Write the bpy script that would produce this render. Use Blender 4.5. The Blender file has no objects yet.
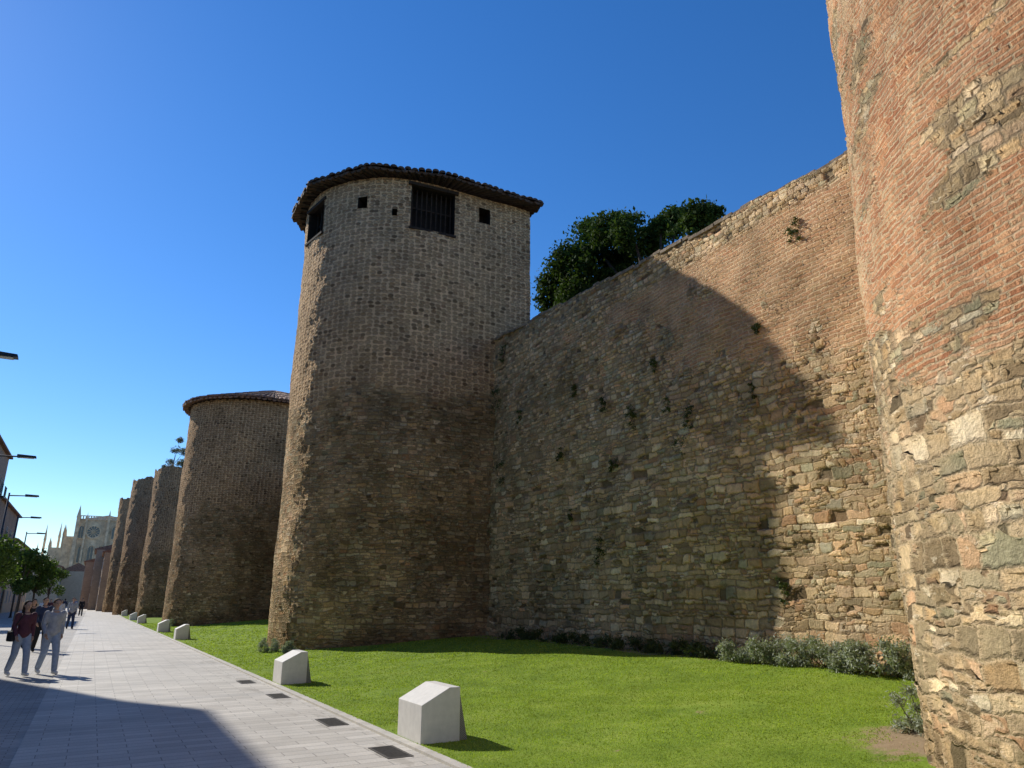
import bpy, math, random
import numpy as np
from mathutils import Vector, Matrix
random.seed(7)
PI=math.pi
C=bpy.context.scene.collection
# ------------------------------------------------------------------ camera maths (x = across the street, y = along it)
F=710.0; TH=math.radians(16.9); HD=math.radians(29.5); CAMZ=1.65
cT,sT=math.cos(TH),math.sin(TH); cH,sH=math.cos(HD),math.sin(HD)
def ray(px,py):
    u=(px-512)/F; v=(384-py)/F
    dy=cT-v*sT; dz=sT+v*cT
    return (u*cH+dy*sH, -u*sH+dy*cH, dz)
def on_ground(px,py,z=0.0):
    d=ray(px,py); t=(z-CAMZ)/d[2]; return (d[0]*t,d[1]*t,z)
def on_wall(px,py,n=11.8):
    d=ray(px,py); t=n/d[0]; return (n,d[1]*t,CAMZ+d[2]*t)
# ------------------------------------------------------------------ object helpers
def link(name,me,mat=None,parent=None,smooth=False):
    o=bpy.data.objects.new(name,me); C.objects.link(o)
    if mat is not None and not me.materials: me.materials.append(mat)
    if smooth: me.polygons.foreach_set('use_smooth',[True]*len(me.polygons))
    if parent is not None: o.parent=parent
    return o
def tag(o,label=None,cat=None,group=None,kind=None):
    if label: o['label']=label
    if cat: o['category']=cat
    if group: o['group']=group
    if kind: o['kind']=kind
    return o
def empty(name,loc,label,cat,group=None,rz=0):
    o=bpy.data.objects.new(name,None); C.objects.link(o); o.location=loc; o.rotation_euler=(0,0,rz)
    o.empty_display_size=0.2
    return tag(o,label,cat,group)
def np_mesh(name,verts,faces,mat,parent=None,uv=None,smooth=True,off=(0,0,0)):
    verts=np.asarray(verts,dtype=np.float32)-np.asarray(off,dtype=np.float32)
    faces=np.asarray(faces,dtype=np.int32); k=faces.shape[1]
    me=bpy.data.meshes.new(name)
    me.vertices.add(len(verts)); me.vertices.foreach_set('co',verts.ravel())
    me.loops.add(faces.size); me.loops.foreach_set('vertex_index',faces.ravel())
    me.polygons.add(len(faces)); me.polygons.foreach_set('loop_start',np.arange(0,faces.size,k,dtype=np.int32))
    me.update(calc_edges=True)
    if uv is not None:
        l=me.uv_layers.new(name='UVMap'); l.data.foreach_set('uv',np.asarray(uv,dtype=np.float32)[faces.ravel()].ravel())
    if smooth: me.polygons.foreach_set('use_smooth',np.ones(len(faces),dtype=bool))
    me.validate()
    return link(name,me,mat,parent)
class MB:
    def __init__(s): s.v=[]; s.f=[]
    def add(s,vs,fs):
        b=len(s.v); s.v+= [tuple(p) for p in vs]; s.f+=[tuple(i+b for i in f) for f in fs]; return s
    def box(s,x0,x1,y0,y1,z0,z1):
        return s.add([(x0,y0,z0),(x1,y0,z0),(x1,y1,z0),(x0,y1,z0),(x0,y0,z1),(x1,y0,z1),(x1,y1,z1),(x0,y1,z1)],
            [(0,3,2,1),(4,5,6,7),(0,1,5,4),(1,2,6,5),(2,3,7,6),(3,0,4,7)])
    def prism(s,poly,z0,z1):
        n=len(poly); vs=[(p[0],p[1],z0) for p in poly]+[(p[0],p[1],z1) for p in poly]
        return s.add(vs,[tuple(range(n))[::-1],tuple(range(n,2*n))]+[(i,(i+1)%n,(i+1)%n+n,i+n) for i in range(n)])
    def tube(s,pts,rad,sides=10,cap=True):
        pts=[Vector(p) for p in pts]; n=len(pts)
        if not isinstance(rad,(list,tuple)): rad=[rad]*n
        vs=[];fs=[]
        for i,p in enumerate(pts):
            d=(pts[min(i+1,n-1)]-pts[max(i-1,0)]).normalized()
            a=Vector((1,0,0)) if abs(d.x)<.8 else Vector((0,1,0))
            e1=d.cross(a).normalized(); e2=d.cross(e1)
            for k in range(sides):
                t=2*PI*k/sides; vs.append(p+(e1*math.cos(t)+e2*math.sin(t))*rad[i])
        for i in range(n-1):
            for k in range(sides):
                k2=(k+1)%sides; fs.append((i*sides+k,i*sides+k2,(i+1)*sides+k2,(i+1)*sides+k))
        if cap: fs.append(tuple(range(sides))[::-1]); fs.append(tuple((n-1)*sides+k for k in range(sides)))
        return s.add(vs,fs)
    def ball(s,c,r,seg=12,rings=8):
        rx,ry,rz=(r,r,r) if not isinstance(r,(tuple,list)) else r
        vs=[(c[0],c[1],c[2]-rz)]
        for i in range(1,rings):
            ph=-PI/2+PI*i/rings
            for k in range(seg):
                t=2*PI*k/seg; vs.append((c[0]+rx*math.cos(ph)*math.cos(t),c[1]+ry*math.cos(ph)*math.sin(t),c[2]+rz*math.sin(ph)))
        vs.append((c[0],c[1],c[2]+rz)); top=len(vs)-1; fs=[]
        for k in range(seg):
            k2=(k+1)%seg
            fs.append((0,1+k2,1+k)); fs.append((top,top-seg+k,top-seg+k2))
            for i in range(rings-2):
                a=1+i*seg; fs.append((a+k,a+k2,a+seg+k2,a+seg+k))
        return s.add(vs,fs)
    def build(s,name,mat,parent=None,off=(0,0,0),smooth=False,bevel=0):
        me=bpy.data.meshes.new(name)
        me.from_pydata([(p[0]-off[0],p[1]-off[1],p[2]-off[2]) for p in s.v],[],s.f); me.update()
        o=link(name,me,mat,parent,smooth)
        if bevel:
            m=o.modifiers.new('Bevel','BEVEL'); m.width=bevel; m.segments=2; m.limit_method='ANGLE'
        return o
# ------------------------------------------------------------------ node helpers
class NT:
    def __init__(s,name):
        s.m=bpy.data.materials.new(name); s.m.use_nodes=True; s.t=s.m.node_tree; s.t.nodes.clear()
        s.out=s.t.nodes.new('ShaderNodeOutputMaterial')
    def put(s,sock,v):
        if v is None: return
        if isinstance(v,bpy.types.NodeSocket): s.t.links.new(v,sock)
        else:
            if hasattr(sock.default_value,'__len__'):
                if not hasattr(v,'__len__'): v=(v,)*len(sock.default_value)
                if len(sock.default_value)==4 and len(v)==3: v=tuple(v)+(1,)
            sock.default_value=v
    def math(s,op,a,b=None,c=None,clamp=False):
        n=s.t.nodes.new('ShaderNodeMath'); n.operation=op; n.use_clamp=clamp
        for i,x in enumerate((a,b,c)):
            if x is not None: s.put(n.inputs[i],x)
        return n.outputs[0]
    def vmath(s,op,a,b=None):
        n=s.t.nodes.new('ShaderNodeVectorMath'); n.operation=op
        s.put(n.inputs[0],a)
        if b is not None: s.put(n.inputs[3] if op=='SCALE' else n.inputs[1],b)
        return n.outputs[0]
    def mix(s,f,a,b,blend='MIX'):
        n=s.t.nodes.new('ShaderNodeMix'); n.data_type='RGBA'; n.blend_type=blend
        s.put(n.inputs[0],f); s.put(n.inputs[6],a); s.put(n.inputs[7],b); return n.outputs[2]
    def mixf(s,f,a,b):
        n=s.t.nodes.new('ShaderNodeMix'); n.data_type='FLOAT'
        s.put(n.inputs[0],f); s.put(n.inputs[2],a); s.put(n.inputs[3],b); return n.outputs[0]
    def noise(s,vec,scale,detail=3,rough=.55,color=False,dims='3D'):
        n=s.t.nodes.new('ShaderNodeTexNoise'); n.noise_dimensions=dims; s.put(n.inputs['Vector'],vec)
        n.inputs['Scale'].default_value=scale; n.inputs['Detail'].default_value=detail; n.inputs['Roughness'].default_value=rough
        return n.outputs['Color'] if color else n.outputs['Fac']
    def vor(s,vec,feature='F1',scale=1,rand=1,dims='2D'):
        n=s.t.nodes.new('ShaderNodeTexVoronoi'); n.voronoi_dimensions=dims; n.feature=feature
        s.put(n.inputs['W' if dims=='1D' else 'Vector'],vec); n.inputs['Scale'].default_value=scale; n.inputs['Randomness'].default_value=rand
        return n
    def ramp(s,f,stops,interp='LINEAR'):
        n=s.t.nodes.new('ShaderNodeValToRGB'); n.color_ramp.interpolation=interp
        s.put(n.inputs[0],f); e=n.color_ramp.elements
        while len(e)<len(stops): e.new(.5)
        for i,(p,c) in enumerate(stops):
            e[i].position=p; e[i].color=tuple(c)+(1,)
        return n.outputs[0]
    def step(s,x,a,b,lo=0,hi=1):
        n=s.t.nodes.new('ShaderNodeMapRange'); n.interpolation_type='SMOOTHSTEP'
        s.put(n.inputs[0],x); n.inputs[1].default_value=a; n.inputs[2].default_value=b; n.inputs[3].default_value=lo; n.inputs[4].default_value=hi
        return n.outputs[0]
    def sep(s,v):
        n=s.t.nodes.new('ShaderNodeSeparateXYZ'); s.put(n.inputs[0],v); return n.outputs
    def comb(s,x,y,z=0.0):
        n=s.t.nodes.new('ShaderNodeCombineXYZ'); s.put(n.inputs[0],x); s.put(n.inputs[1],y); s.put(n.inputs[2],z); return n.outputs[0]
    def coord(s,which='Object'):
        n=s.t.nodes.new('ShaderNodeTexCoord'); return n.outputs[which]
    def worldpos(s):
        n=s.t.nodes.new('ShaderNodeNewGeometry'); return n.outputs['Position']
    def island(s):
        n=s.t.nodes.new('ShaderNodeNewGeometry'); return n.outputs['Random Per Island']
    def bump(s,h,strength=.5,dist=.02):
        n=s.t.nodes.new('ShaderNodeBump'); s.put(n.inputs['Height'],h); n.inputs['Strength'].default_value=strength; n.inputs['Distance'].default_value=dist
        return n.outputs[0]
    def bsdf(s,col,rough=.85,normal=None,metal=0,spec=.3):
        n=s.t.nodes.new('ShaderNodeBsdfPrincipled'); s.put(n.inputs['Base Color'],col); s.put(n.inputs['Roughness'],rough)
        n.inputs['Metallic'].default_value=metal; n.inputs['Specular IOR Level'].default_value=spec
        if normal is not None: s.put(n.inputs['Normal'],normal)
        s.t.links.new(n.outputs[0],s.out.inputs['Surface']); return n
    def displace(s,h,scale,mid=.5,method='BOTH'):
        n=s.t.nodes.new('ShaderNodeDisplacement'); s.put(n.inputs['Height'],h); n.inputs['Midlevel'].default_value=mid; n.inputs['Scale'].default_value=scale
        s.t.links.new(n.outputs[0],s.out.inputs['Displacement']); s.m.displacement_method=method
def simple(name,col,rough=.8,var=.15,scale=6,bump=.2,metal=0,dist=.01,spec=.3):
    g=NT(name); p=g.coord('Object'); nz=g.noise(p,scale,4,.6)
    c=g.mix(1,col,g.ramp(nz,[(.25,(1-var*2,)*3),(.75,(1+var,)*3)]),'MULTIPLY')
    g.bsdf(c,rough,g.bump(g.noise(p,scale*4,3),bump,dist) if bump else None,metal,spec); return g.m
# ------------------------------------------------------------------ masonry
STONE=[(0,(.26,.205,.14)),(.13,(.44,.34,.22)),(.27,(.52,.41,.275)),(.40,(.33,.275,.19)),(.52,(.48,.34,.20)),(.63,(.33,.32,.23)),(.74,(.56,.46,.325)),(.85,(.42,.265,.165)),(.94,(.60,.52,.40)),(1,(.30,.29,.23))]
BRICKS=[(0,(.39,.195,.115)),(.3,(.49,.28,.175)),(.55,(.35,.165,.10)),(.75,(.53,.33,.215)),(1,(.44,.235,.14))]
class Masonry:
    """coursed rubble, brick and cobble patterns over UVs in metres; the noises are shared"""
    def __init__(s,g,P):
        s.g=g; s.P=P
        s.n1=g.vmath('SUBTRACT',g.noise(P,2.0,1,.5,True,'2D'),(.5,.5,.5)); s.n2=g.vmath('SUBTRACT',g.noise(P,9,2,.6,True,'2D'),(.5,.5,.5))
        s.fine=g.noise(P,26,4,.72,dims='2D'); s.fc=g.math('SUBTRACT',s.fine,.5)
        s.mott=g.ramp(g.noise(P,11,4,.75,dims='2D'),[(.25,(.74,)*3),(.75,(1.22,)*3)])
        s.med=g.noise(P,1.1,3,.65,dims='2D')
        s.mortar=g.mix(s.fine,(.19,.145,.10),(.42,.34,.245))  # mortar tone, also darkened to put shade into the joints
    def warp(s,a,b): 
        g=s.g; return g.vmath('ADD',g.vmath('ADD',s.P,g.vmath('SCALE',s.n1,a)),g.vmath('SCALE',s.n2,b))
    def coursed(s,sx,rh,wa=.16,wb=.06,jw=.022,stone=STONE,off=0.0,mortar=None,hole=.05,er=.028):
        g=s.g; q=g.sep(s.warp(wa,wb))
        V=g.math('ADD',q[1],g.math('MULTIPLY',g.math('SINE',g.math('MULTIPLY',q[1],1.35/rh)),.30*rh))
        rf=g.math('ADD',g.math('DIVIDE',V,rh),40+off); row=g.math('FLOOR',rf); fr=g.math('SUBTRACT',rf,row)
        w=g.math('ADD',g.math('DIVIDE',q[0],sx),g.math('MULTIPLY',row,13.717))
        cv=g.vor(w,'F1',1,1,'1D'); ed=g.vor(w,'DISTANCE_TO_EDGE',1,1,'1D').outputs['Distance']
        cs=g.sep(cv.outputs['Color'])
        ey=g.math('MULTIPLY',g.math('MINIMUM',fr,g.math('SUBTRACT',1,fr)),rh)
        ex=g.math('MULTIPLY',ed,sx*.8)
        e=g.math('SMOOTH_MIN',ex,ey,.022); e=g.math('ADD',e,g.math('MULTIPLY',s.fc,er))
        mask=g.step(e,.000,jw)
        col=g.ramp(cs[0],stone); col=g.mix(1,col,g.ramp(cs[1],[(0,(.66,)*3),(1,(1.26,)*3)]),'MULTIPLY')
        col=g.mix(1,col,s.mott,'MULTIPLY'); col=g.mix(mask,mortar or s.mortar,col)
        gone=g.math('LESS_THAN',cs[2],hole); gm=g.math('MULTIPLY',gone,mask)
        col=g.mix(g.math('MULTIPLY',gm,.7),col,(.08,.06,.04))
        h=g.math('MULTIPLY',g.step(e,-.003,jw*1.5),g.math('ADD',.42,g.math('MULTIPLY',cs[2],.75)))
        h=g.math('ADD',h,g.math('MULTIPLY',s.fc,.5)); h=g.math('SUBTRACT',h,g.math('MULTIPLY',gm,.7))
        return col,h
    def two(s,sx,rh,thr=.5,**k):
        """large and small stones in irregular patches"""
        g=s.g; off=k.pop('off',0)
        a=s.coursed(sx,rh,off=off,**k); k2=dict(k); b=s.coursed(sx*.55,rh*.6,off=off+3.3,**k2)
        m=g.step(g.noise(g.vmath('MULTIPLY',s.P,(.8,1.4,1)),1.7,2,.6,dims='2D'),thr-.01,thr+.01)
        return g.mix(m,a[0],b[0]),g.mixf(m,a[1],b[1])
    def bricks(s,w,hh,mortar,wa=.05,wb=.012,ramp=BRICKS,ms=.011,lo=.60):
        g=s.g; n=g.t.nodes.new('ShaderNodeTexBrick'); g.put(n.inputs['Vector'],s.warp(wa,wb))
        n.inputs['Scale'].default_value=1; n.inputs['Brick Width'].default_value=w; n.inputs['Row Height'].default_value=hh
        n.inputs['Mortar Size'].default_value=ms; n.inputs['Mortar Smooth'].default_value=.35
        n.inputs['Color1'].default_value=(0,0,0,1); n.inputs['Color2'].default_value=(1,1,1,1); n.inputs['Mortar'].default_value=(.5,.5,.5,1)
        n.offset=.47
        r=g.sep(n.outputs['Color'])[0]; mask=g.math('SUBTRACT',1,n.outputs['Fac'])
        mask=g.math('MULTIPLY',mask,g.step(g.math('ADD',s.med,g.math('MULTIPLY',s.fine,.9)),lo,lo+.14))
        col=g.mix(1,g.ramp(r,ramp),s.mott,'MULTIPLY'); col=g.mix(mask,g.mix(1,mortar,s.mott,'MULTIPLY'),col)
        h=g.math('ADD',g.math('MULTIPLY',mask,g.math('ADD',.40,g.math('MULTIPLY',r,.35))),g.math('MULTIPLY',s.fc,.65))
        return col,h
    def cobbles(s,sx,sy,mortar,stones):
        g=s.g; Ps=g.vmath('MULTIPLY',s.warp(.05,.025),(1/sx,1/sy,1)); v=g.vor(Ps,'F1',1,.34)
        d=g.math('ADD',v.outputs['Distance'],g.math('MULTIPLY',s.fc,.24)); st=g.step(d,.45,.35); cs=g.sep(v.outputs['Color'])
        c=g.mix(1,g.ramp(cs[0],stones),s.mott,'MULTIPLY'); rim=g.math('MULTIPLY',g.step(d,.50,.43),g.step(d,.34,.42))
        col=g.mix(g.math('MULTIPLY',st,g.math('ADD',.7,g.math('MULTIPLY',cs[1],.3))),mortar,c)
        col=g.mix(g.math('MULTIPLY',rim,.6),col,(.12,.085,.055))
        gone=g.math('MULTIPLY',g.math('GREATER_THAN',cs[2],.90),st); col=g.mix(g.math('MULTIPLY',gone,.6),col,(.08,.055,.04))
        h=g.math('ADD',g.math('MULTIPLY',g.step(d,.46,.22),.75),g.math('ADD',.3,g.math('MULTIPLY',s.fc,.45)))
        h=g.math('SUBTRACT',h,g.math('MULTIPLY',rim,.35))
        return col,g.math('SUBTRACT',h,g.math('MULTIPLY',gone,1.1))
def masonry(name,kind,tone=(1,1,1),disp=.05):
    g=NT(name); P=g.coord('UV'); xy=g.sep(P); U,V=xy[0],xy[1]; m=Masonry(g,P)
    big=g.noise(P,.33,4,.6,dims='2D'); med=m.med; mc=g.math('SUBTRACT',med,.5)
    if kind=='near':            # tower in the foreground: rubble foot, thin brick above
        ca,ha=m.two(.36,.175,.53,wa=.11,wb=.05,jw=.022,mortar=g.mix(m.fine,(.31,.24,.16),(.55,.45,.32)))
        cb,hb=m.bricks(.27,.056,g.mix(med,(.42,.31,.21),(.56,.44,.32)),.05,.010,lo=.62)
        cc,hc=m.coursed(.19,.10,wa=.10,wb=.05,jw=.018,off=5)
        patch=g.step(g.math('ADD',g.noise(g.vmath('MULTIPLY',P,(.5,1.5,1)),.8,3,.6,dims='2D'),g.math('MULTIPLY',m.fc,.10)),.575,.60)
        cu=g.mix(patch,cb,cc); hu=g.mixf(patch,hb,hc)
        f=g.step(g.math('ADD',V,g.math('MULTIPLY',mc,2.2)),3.3,3.42)
        col=g.mix(f,ca,cu); h=g.mixf(f,ha,hu)
        white=g.math('MULTIPLY',g.step(g.noise(g.vmath('MULTIPLY',P,(1.0,3.0,1)),1.9,5,.78,dims='2D'),.63,.68),.7)
        col=g.mix(white,col,(.60,.53,.43))
        band=g.math('MULTIPLY',g.step(V,2.5,2.8),g.step(V,3.6,3.3)); crust=g.math('MULTIPLY',band,g.step(med,.42,.55))
        col=g.mix(g.math('MULTIPLY',crust,.5),col,g.mix(m.fine,(.40,.32,.22),(.58,.48,.35)))
    elif kind=='wall':
        ca,ha=m.two(.38,.155,.54,wa=.14,wb=.055,jw=.018)
        cc,hc=m.coursed(.20,.105,wa=.10,wb=.05,jw=.018,off=9)
        cb,hb=m.bricks(.34,.092,g.mix(med,(.45,.35,.24),(.60,.49,.355)),.09,.016,[(0,(.40,.235,.15)),(.4,(.46,.31,.20)),(.7,(.35,.225,.145)),(1,(.50,.355,.24))],.018,.60)
        up=g.step(g.math('ADD',V,g.math('MULTIPLY',g.math('SUBTRACT',big,.5),9)),6.0,6.5)
        col=g.mix(up,ca,cc); h=g.mixf(up,ha,hc)
        reg=g.math('ADD',g.math('SUBTRACT',V,g.math('MULTIPLY',U,.45)),g.math('MULTIPLY',g.math('SUBTRACT',g.noise(P,.6,4,.7,dims='2D'),.5),8))
        bm=g.math('MULTIPLY',g.step(reg,2.35,2.5),g.step(V,9.9,9.6))
        col=g.mix(bm,col,cb); h=g.mixf(bm,h,hb)
        dk=g.step(g.noise(P,.55,5,.72,dims='2D'),.53,.66)
        col=g.mix(g.math('MULTIPLY',dk,.5),col,g.mix(1,col,(.58,.60,.52),'MULTIPLY'))
        col=g.mix(g.math('MULTIPLY',g.step(V,4.5,2.5),.3),col,g.mix(1,col,(.88,.92,.84),'MULTIPLY'))
    else:                       # towers: rubble below, rows of river cobbles above
        ca,ha=m.two(.32,.13,.5,wa=.14,wb=.055,jw=.017)
        cb,hb=m.cobbles(.225,.15,g.mix(m.fine,(.45,.35,.24),(.68,.55,.395)),[(0,(.25,.18,.12)),(.3,(.34,.255,.17)),(.6,(.42,.315,.21)),(.8,(.29,.20,.135)),(1,(.46,.36,.25))])
        z0={'tower':8.6,'tower2':7.4,'far':6.0}[kind]
        f=g.step(g.math('ADD',V,g.math('MULTIPLY',g.math('SUBTRACT',big,.5),3.4)),z0-.25,z0+.25)
        col=g.mix(f,ca,cb); h=g.mixf(f,ha,hb)
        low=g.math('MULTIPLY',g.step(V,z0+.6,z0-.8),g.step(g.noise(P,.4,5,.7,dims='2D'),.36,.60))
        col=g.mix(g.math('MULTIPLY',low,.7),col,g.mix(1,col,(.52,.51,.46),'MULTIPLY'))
    st=g.noise(g.vmath('MULTIPLY',P,(1.2,.8,1)),.8,5,.68,dims='2D')
    col=g.mix(1,col,g.ramp(st,[(.30,(.76,.76,.75)),(.5,(1,1,1)),(.72,(1.12,1.10,1.06))]),'MULTIPLY')
    col=g.mix(1,col,g.ramp(big,[(.35,(.86,.85,.83)),(.6,(1.07,1.05,1.02))]),'MULTIPLY')
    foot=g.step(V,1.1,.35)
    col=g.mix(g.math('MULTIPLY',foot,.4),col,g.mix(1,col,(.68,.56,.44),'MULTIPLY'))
    col=g.mix(1,col,tone,'MULTIPLY')
    g.bsdf(col,.95,None,0,.06)
    h=g.math('ADD',h,g.math('MULTIPLY',med,.5))
    g.displace(h,disp,.6,'BOTH' if kind in('near','wall') else 'BUMP')
    return g.m
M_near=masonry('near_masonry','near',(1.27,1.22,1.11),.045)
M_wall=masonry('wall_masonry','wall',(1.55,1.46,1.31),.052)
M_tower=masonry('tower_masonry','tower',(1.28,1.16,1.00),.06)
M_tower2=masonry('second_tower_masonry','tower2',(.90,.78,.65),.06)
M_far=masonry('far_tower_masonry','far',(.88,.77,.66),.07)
# ------------------------------------------------------------------ other materials
def edge_n(s): return 3.66-.0105*np.clip(s,-20,75)
def mat_paving():
    g=NT('paving'); P=g.worldpos()
    n=g.t.nodes.new('ShaderNodeTexBrick'); g.put(n.inputs['Vector'],P); n.inputs['Scale'].default_value=1
    n.inputs['Brick Width'].default_value=.60; n.inputs['Row Height'].default_value=.20; n.inputs['Mortar Size'].default_value=.006
    n.inputs['Color1'].default_value=(.0,.0,.0,1); n.inputs['Color2'].default_value=(1,1,1,1); n.inputs['Mortar'].default_value=(.5,)*3+(1,)
    r=g.sep(n.outputs['Color'])[0]
    c=g.ramp(r,[(0,(.48,.445,.385)),(.5,(.545,.51,.445)),(1,(.60,.56,.49))])
    c=g.mix(1,c,g.ramp(g.noise(P,.7,5,.65),[(.3,(.82,)*3),(.7,(1.08,)*3)]),'MULTIPLY')
    c=g.mix(1,c,g.ramp(g.noise(P,45,3,.6),[(.3,(.85,)*3),(.7,(1.1,)*3)]),'MULTIPLY')
    c=g.mix(n.outputs['Fac'],c,(.25,.23,.20))
    xy=g.sep(P); ee=g.math('ADD',xy[0],g.math('MULTIPLY',xy[1],.0105))
    edge=g.math('MULTIPLY',g.step(ee,2.9,3.1),g.step(ee,3.54,3.40))
    wet=g.math('MULTIPLY',edge,g.step(g.noise(g.vmath('MULTIPLY',P,(1.2,.55,1)),1.5,4,.7),.54,.60))
    c=g.mix(g.math('MULTIPLY',wet,.3),c,(.16,.135,.09))
    spot=g.step(g.noise(P,3.3,5,.75),.68,.72); c=g.mix(g.math('MULTIPLY',spot,.25),c,(.2,.19,.17))
    band=g.math('LESS_THAN',g.math('FRACT',g.math('DIVIDE',xy[1],7.2)),.055)
    c=g.mix(g.math('MULTIPLY',band,.22),c,(.2,.2,.2))
    h=g.math('ADD',g.math('MULTIPLY',n.outputs['Fac'],-1),g.math('MULTIPLY',g.noise(P,30,3),.3))
    g.bsdf(c,.7,g.bump(h,.5,.008),0,.3); return g.m
M_pave=mat_paving()
def mat_road():
    g=NT('road_setts'); P=g.worldpos()
    n=g.t.nodes.new('ShaderNodeTexBrick'); g.put(n.inputs['Vector'],P); n.inputs['Scale'].default_value=1
    n.inputs['Brick Width'].default_value=.2; n.inputs['Row Height'].default_value=.1; n.inputs['Mortar Size'].default_value=.005
    n.inputs['Color1'].default_value=(.36,.335,.295,1); n.inputs['Color2'].default_value=(.45,.42,.37,1); n.inputs['Mortar'].default_value=(.19,.175,.155,1)
    c=g.mix(1,n.outputs['Color'],g.ramp(g.noise(P,.6,5,.65),[(.3,(.8,)*3),(.7,(1.1,)*3)]),'MULTIPLY')
    g.bsdf(c,.75,g.bump(n.outputs['Fac'],-.4,.006)); return g.m
M_road=mat_road()
M_kerb=simple('kerb_stone',(.54,.505,.44),.8,.12,5,.3)
M_ground=simple('far_ground',(.20,.18,.14),.95,.2,.2,0)
def mat_lawn():
    g=NT('lawn_soil'); P=g.worldpos(); xy=g.sep(P)
    c=g.ramp(g.noise(P,1.3,5,.68),[(.3,(.13,.205,.025)),(.5,(.195,.285,.035)),(.72,(.28,.355,.06))])
    c=g.mix(1,c,g.ramp(g.noise(P,38,4,.75),[(.3,(.6,)*3),(.7,(1.3,)*3)]),'MULTIPLY')
    bare=g.math('MULTIPLY',g.step(g.noise(P,1.4,4,.65),.68,.73),.8)
    dx=g.math('SUBTRACT',xy[0],7.75); dy=g.math('SUBTRACT',xy[1],4.9)
    d=g.math('SQRT',g.math('ADD',g.math('MULTIPLY',dx,dx),g.math('MULTIPLY',g.math('MULTIPLY',dy,dy),1.2)))
    d=g.math('ADD',d,g.math('MULTIPLY',g.math('SUBTRACT',g.noise(P,4,5,.75),.5),1.5))
    bare=g.math('MAXIMUM',bare,g.step(d,.9,.5))
    bare=g.math('MAXIMUM',bare,g.step(g.math('ADD',xy[0],g.math('MULTIPLY',g.noise(P,2.2,3),.5)),11.3,11.5))
    soil=g.mix(g.noise(P,12,4,.7),(.22,.155,.09),(.42,.32,.20))
    c=g.mix(bare,c,soil)
    g.bsdf(c,.95,g.bump(g.noise(P,30,5,.75),.6,.02),0,.1); return g.m
M_lawn=mat_lawn()
def mat_leaf(name,c1,c2,trans=.25,rough=.6,spec=.3,ns=.9):
    g=NT(name); r=g.island(); P=g.worldpos()
    c=g.mix(r,c1,c2); c=g.mix(1,c,g.ramp(g.noise(P,ns,4,.65),[(.3,(.65,)*3),(.7,(1.25,)*3)]),'MULTIPLY')
    b=g.bsdf(c,rough,None,0,spec)
    t=g.t.nodes.new('ShaderNodeBsdfTranslucent'); g.put(t.inputs[0],g.mix(1,c,(1.2,1.3,.6),'MULTIPLY'))
    m=g.t.nodes.new('ShaderNodeMixShader'); m.inputs[0].default_value=trans
    g.t.links.new(b.outputs[0],m.inputs[1]); g.t.links.new(t.outputs[0],m.inputs[2]); g.t.links.new(m.outputs[0],g.out.inputs['Surface'])
    return g.m
M_grass=mat_leaf('grass_blades',(.215,.305,.03),(.40,.48,.085),.4,.7,.2,1.6)
M_leaf=mat_leaf('tree_leaves',(.030,.058,.013),(.080,.12,.026),.22,.85,.12)
M_leaf2=mat_leaf('street_tree_leaves',(.055,.10,.015),(.12,.18,.032),.3)
M_olive=mat_leaf('grey_leaves',(.11,.125,.09),(.16,.17,.125),.2)
M_shrub=mat_leaf('silver_shrub_leaves',(.23,.265,.19),(.43,.46,.36),.2,.7,.2,3)
M_weed=mat_leaf('wall_weed_leaves',(.05,.075,.022),(.11,.14,.045),.2)
M_bark=simple('bark',(.12,.09,.065),.95,.3,8,.8)
M_wood=simple('old_wood',(.045,.033,.025),.9,.3,9,.5)
M_dark=simple('dark_niche',(.022,.018,.015),.95,.2,5,0)  # near-black colour put in for the unlit inside of openings
M_tile=simple('clay_tiles',(.11,.07,.048),.9,.35,7,.5)
M_tile2=simple('red_clay_tiles',(.28,.155,.10),.9,.3,5,.4)
M_block=simple('white_stone',(.66,.635,.585),.7,.06,11,.15,dist=.003)
def mat_grille():
    g=NT('steel_grille'); P=g.coord('Object'); xy=g.sep(P)
    a=g.math('FRACT',g.math('MULTIPLY',g.math('ADD',xy[0],xy[2]),42)); b=g.math('FRACT',g.math('MULTIPLY',g.math('SUBTRACT',xy[0],xy[2]),42))
    m=g.math('MAXIMUM',g.math('GREATER_THAN',a,.62),g.math('GREATER_THAN',b,.62))
    g.bsdf(g.mix(m,(.05,.05,.05),(.33,.32,.30)),.5,g.bump(m,.5,.004),.2); return g.m
M_grille=mat_grille()
M_metal=simple('dark_lamp_metal',(.055,.058,.062),.45,.1,9,.05,.6)
M_iron=simple('cast_iron',(.10,.092,.08),.65,.2,20,.2,.4)
M_diff=simple('lamp_glass',(.6,.6,.58),.3,.02,5,0)
M_glass=simple('window_glass',(.05,.06,.075),.15,.1,3,0,spec=.6)
M_cream=simple('cream_render',(.50,.40,.28),.9,.08,3,.2)
M_pink=simple('pink_render',(.44,.32,.22),.9,.1,3,.2)
M_brown=simple('brown_render',(.36,.25,.18),.9,.1,3,.2)
M_white=simple('white_render',(.55,.52,.48),.85,.07,3,.2)
M_cath=simple('cathedral_limestone',(.74,.59,.39),.9,.24,.9,.3)
M_slate=simple('grey_roof',(.32,.27,.22),.8,.15,3,.2)
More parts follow.
